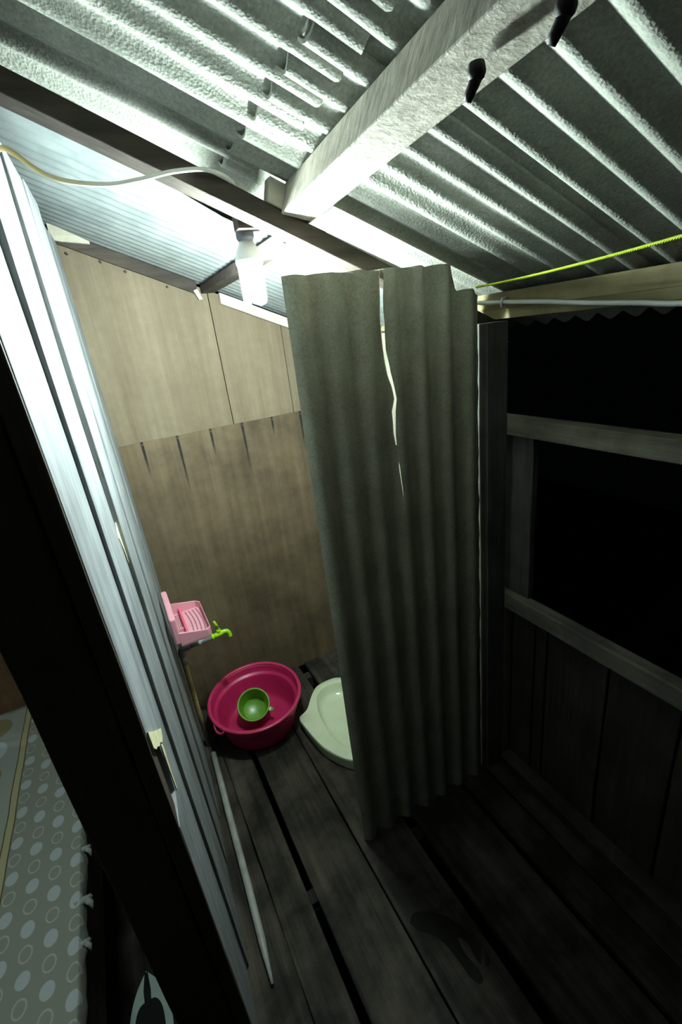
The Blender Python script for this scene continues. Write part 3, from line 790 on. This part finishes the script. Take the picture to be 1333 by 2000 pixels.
# ---- wet footprint on the floor board
fp = [(0.405, 0.742), (0.425, 0.756), (0.452, 0.748), (0.485, 0.725), (0.515, 0.690), (0.535, 0.645), (0.548, 0.600), (0.550, 0.565), (0.538, 0.548), (0.522, 0.552), (0.515, 0.575), (0.520, 0.612), (0.505, 0.640), (0.497, 0.600), (0.505, 0.560), (0.502, 0.533), (0.486, 0.531), (0.474, 0.555), (0.470, 0.600), (0.462, 0.648), (0.440, 0.690), (0.415, 0.712)]
pts = smooth_path([V((x, y, 0)) for x, y in fp + fp[:1]], 4)[:-1]
k_ = len(pts); vs = [V((p.x, p.y, 0.0012)) for p in pts] + [V((p.x, p.y, 0.0001)) for p in pts]
o = mesh('wet_footprint', vs, [tuple(range(k_)), tuple(range(2 * k_ - 1, k_ - 1, -1))] + [(i, (i + 1) % k_, k_ + (i + 1) % k_, k_ + i) for i in range(k_)], M_water, None, loc=(0.48, 0.65, 0.0))
tag(o, 'dark wet footprint shining on the bare floor board', 'footprint')

# ---- bed with dotted sheet in the room on the left
BX = -0.385
bed = tag(empty('bed', (-0.95, 1.05, 0)), 'low wooden bed seen past the dark door jamb', 'bed')
board('side_board', (BX, 0.2, 0.345), (BX, 1.86, 0.345), (0, 0, 0.22), (-0.025, 0, 0), M_bedwood, bed, 8, 0.002)
board('side_board', (-1.5, 0.2, 0.345), (-1.5, 1.86, 0.345), (0, 0, 0.22), (-0.025, 0, 0), M_bedwood, bed, 2, 0.002)
vs, fs = bxv(-1.50, BX - 0.027, 0.21, 1.85, 0.36, 0.474); mesh('mattress', vs, fs, M_mattress, bed, bevel=0.02)
for x in (BX - 0.035, -1.49):
    for y in (0.24, 1.82):
        board('bed_leg', (x, y, 0), (x, y, 0.30), (0.05, 0, 0), (0, 0.03, 0), M_bedwood, bed, 1, 0.0)
nx, ny = 44, 70; vs = []; fs = []
for j in range(ny + 1):
    y = 0.19 + (1.875 - 0.19) * j / ny
    for i in range(nx + 1):
        u = i / nx
        x = -1.48 + (BX + 0.012 + 1.48) * min(1, u / 0.86)
        z = 0.496 + 0.005 * mnoise.noise((x * 6, y * 6, 0)) - 0.009 * abs(mnoise.noise((x * 11 + y * 8, y * 3, 2)))
        if u > 0.86:
            t = (u - 0.86) / 0.14
            hang = 0.040 + 0.030 * mnoise.noise((y * 9, 0, 5)) + 0.02 * mnoise.noise((y * 31, 0, 9))
            x += 0.010 * math.sin(t * math.pi * 0.5) + 0.008 * mnoise.noise((y * 26, t * 2, 3)) * t
            z -= hang * t ** 1.5
        elif u > 0.78:
            z -= 0.006 * ((u - 0.78) / 0.08) ** 2
        vs.append(V((x, y, z)))
for j in range(ny):
    for i in range(nx):
        a = j * (nx + 1) + i; fs.append((a, a + 1, a + nx + 2, a + nx + 1))
sheet = mesh('bed_sheet', vs, fs, M_sheet, None, smooth=True)
so = sheet.modifiers.new('cloth', 'SOLIDIFY'); so.thickness = 0.003
tag(sheet, 'grey cotton bed sheet printed with pale dots and rings', 'bed sheet')
def knot(y, s, z=0.488):
    c = V((BX + 0.022, y, z)); vs, fs = [], []
    tube_geo([c + V((-0.03, -0.012, 0.012)) * s, c, c + V((0.012, 0.010, -0.012)) * s, c + V((0.016, 0.024, -0.035)) * s], [0.010 * s, 0.013 * s, 0.011 * s, 0.003 * s], 7, True, vs, fs)
    tube_geo([c, c + V((0.016, -0.012, -0.012)) * s, c + V((0.018, -0.026, -0.034)) * s], [0.012 * s, 0.010 * s, 0.003 * s], 7, True, vs, fs)
    o = mesh('sheet_knot', vs, fs, M_mattress, sheet, smooth=True)
    tag(o, 'twisted knot tied in the sheet edge')
knot(1.125, 0.6, 0.48); knot(0.985, 0.7, 0.478); knot(0.885, 0.55, 0.478)

# ---- slipper on the floor by the bed
SL = V((-0.335, 0.93, 0.0))
slip = tag(empty('slipper', SL), 'pale slipper with a dark insole on the floor beside the bed', 'slipper')
def oval(pts, z0, z1, mat, nm):
    p = smooth_path([V((x, y, 0)) for x, y in pts + pts[:1]], 5)[:-1]; k = len(p)
    vs = [SL + V((q.x, q.y, z0)) for q in p] + [SL + V((q.x, q.y, z1)) for q in p]
    return mesh(nm, vs, [tuple(range(k - 1, -1, -1)), tuple(range(k, 2 * k))] + [(i, (i + 1) % k, k + (i + 1) % k, k + i) for i in range(k)], mat, slip)
oval([(0.002, 0.11), (-0.025, 0.075), (-0.045, 0.03), (-0.055, -0.03), (-0.05, -0.10), (-0.03, -0.14), (0.0, -0.15), (0.03, -0.14), (0.05, -0.10), (0.058, -0.03), (0.048, 0.03), (0.028, 0.075)], 0.0, 0.018, M_slippale, 'sole')
oval([(0.0, 0.035), (-0.022, 0.03), (-0.036, 0.0), (-0.037, -0.06), (-0.02, -0.11), (0.0, -0.12), (0.02, -0.11), (0.037, -0.06), (0.036, 0.0), (0.022, 0.03)], 0.018, 0.021, M_slipdark, 'insole')
vs, fs = ribbon_geo([(SL + V((-0.008, 0.02, 0.024)), SL + V((0.008, 0.02, 0.024))), (SL + V((-0.008, 0.06, 0.026)), SL + V((0.010, 0.06, 0.026))), (SL + V((-0.002, 0.105, 0.021)), SL + V((0.006, 0.105, 0.021)))], (0, 0, -0.004))
mesh('strap', vs, fs, M_slipdark, slip)
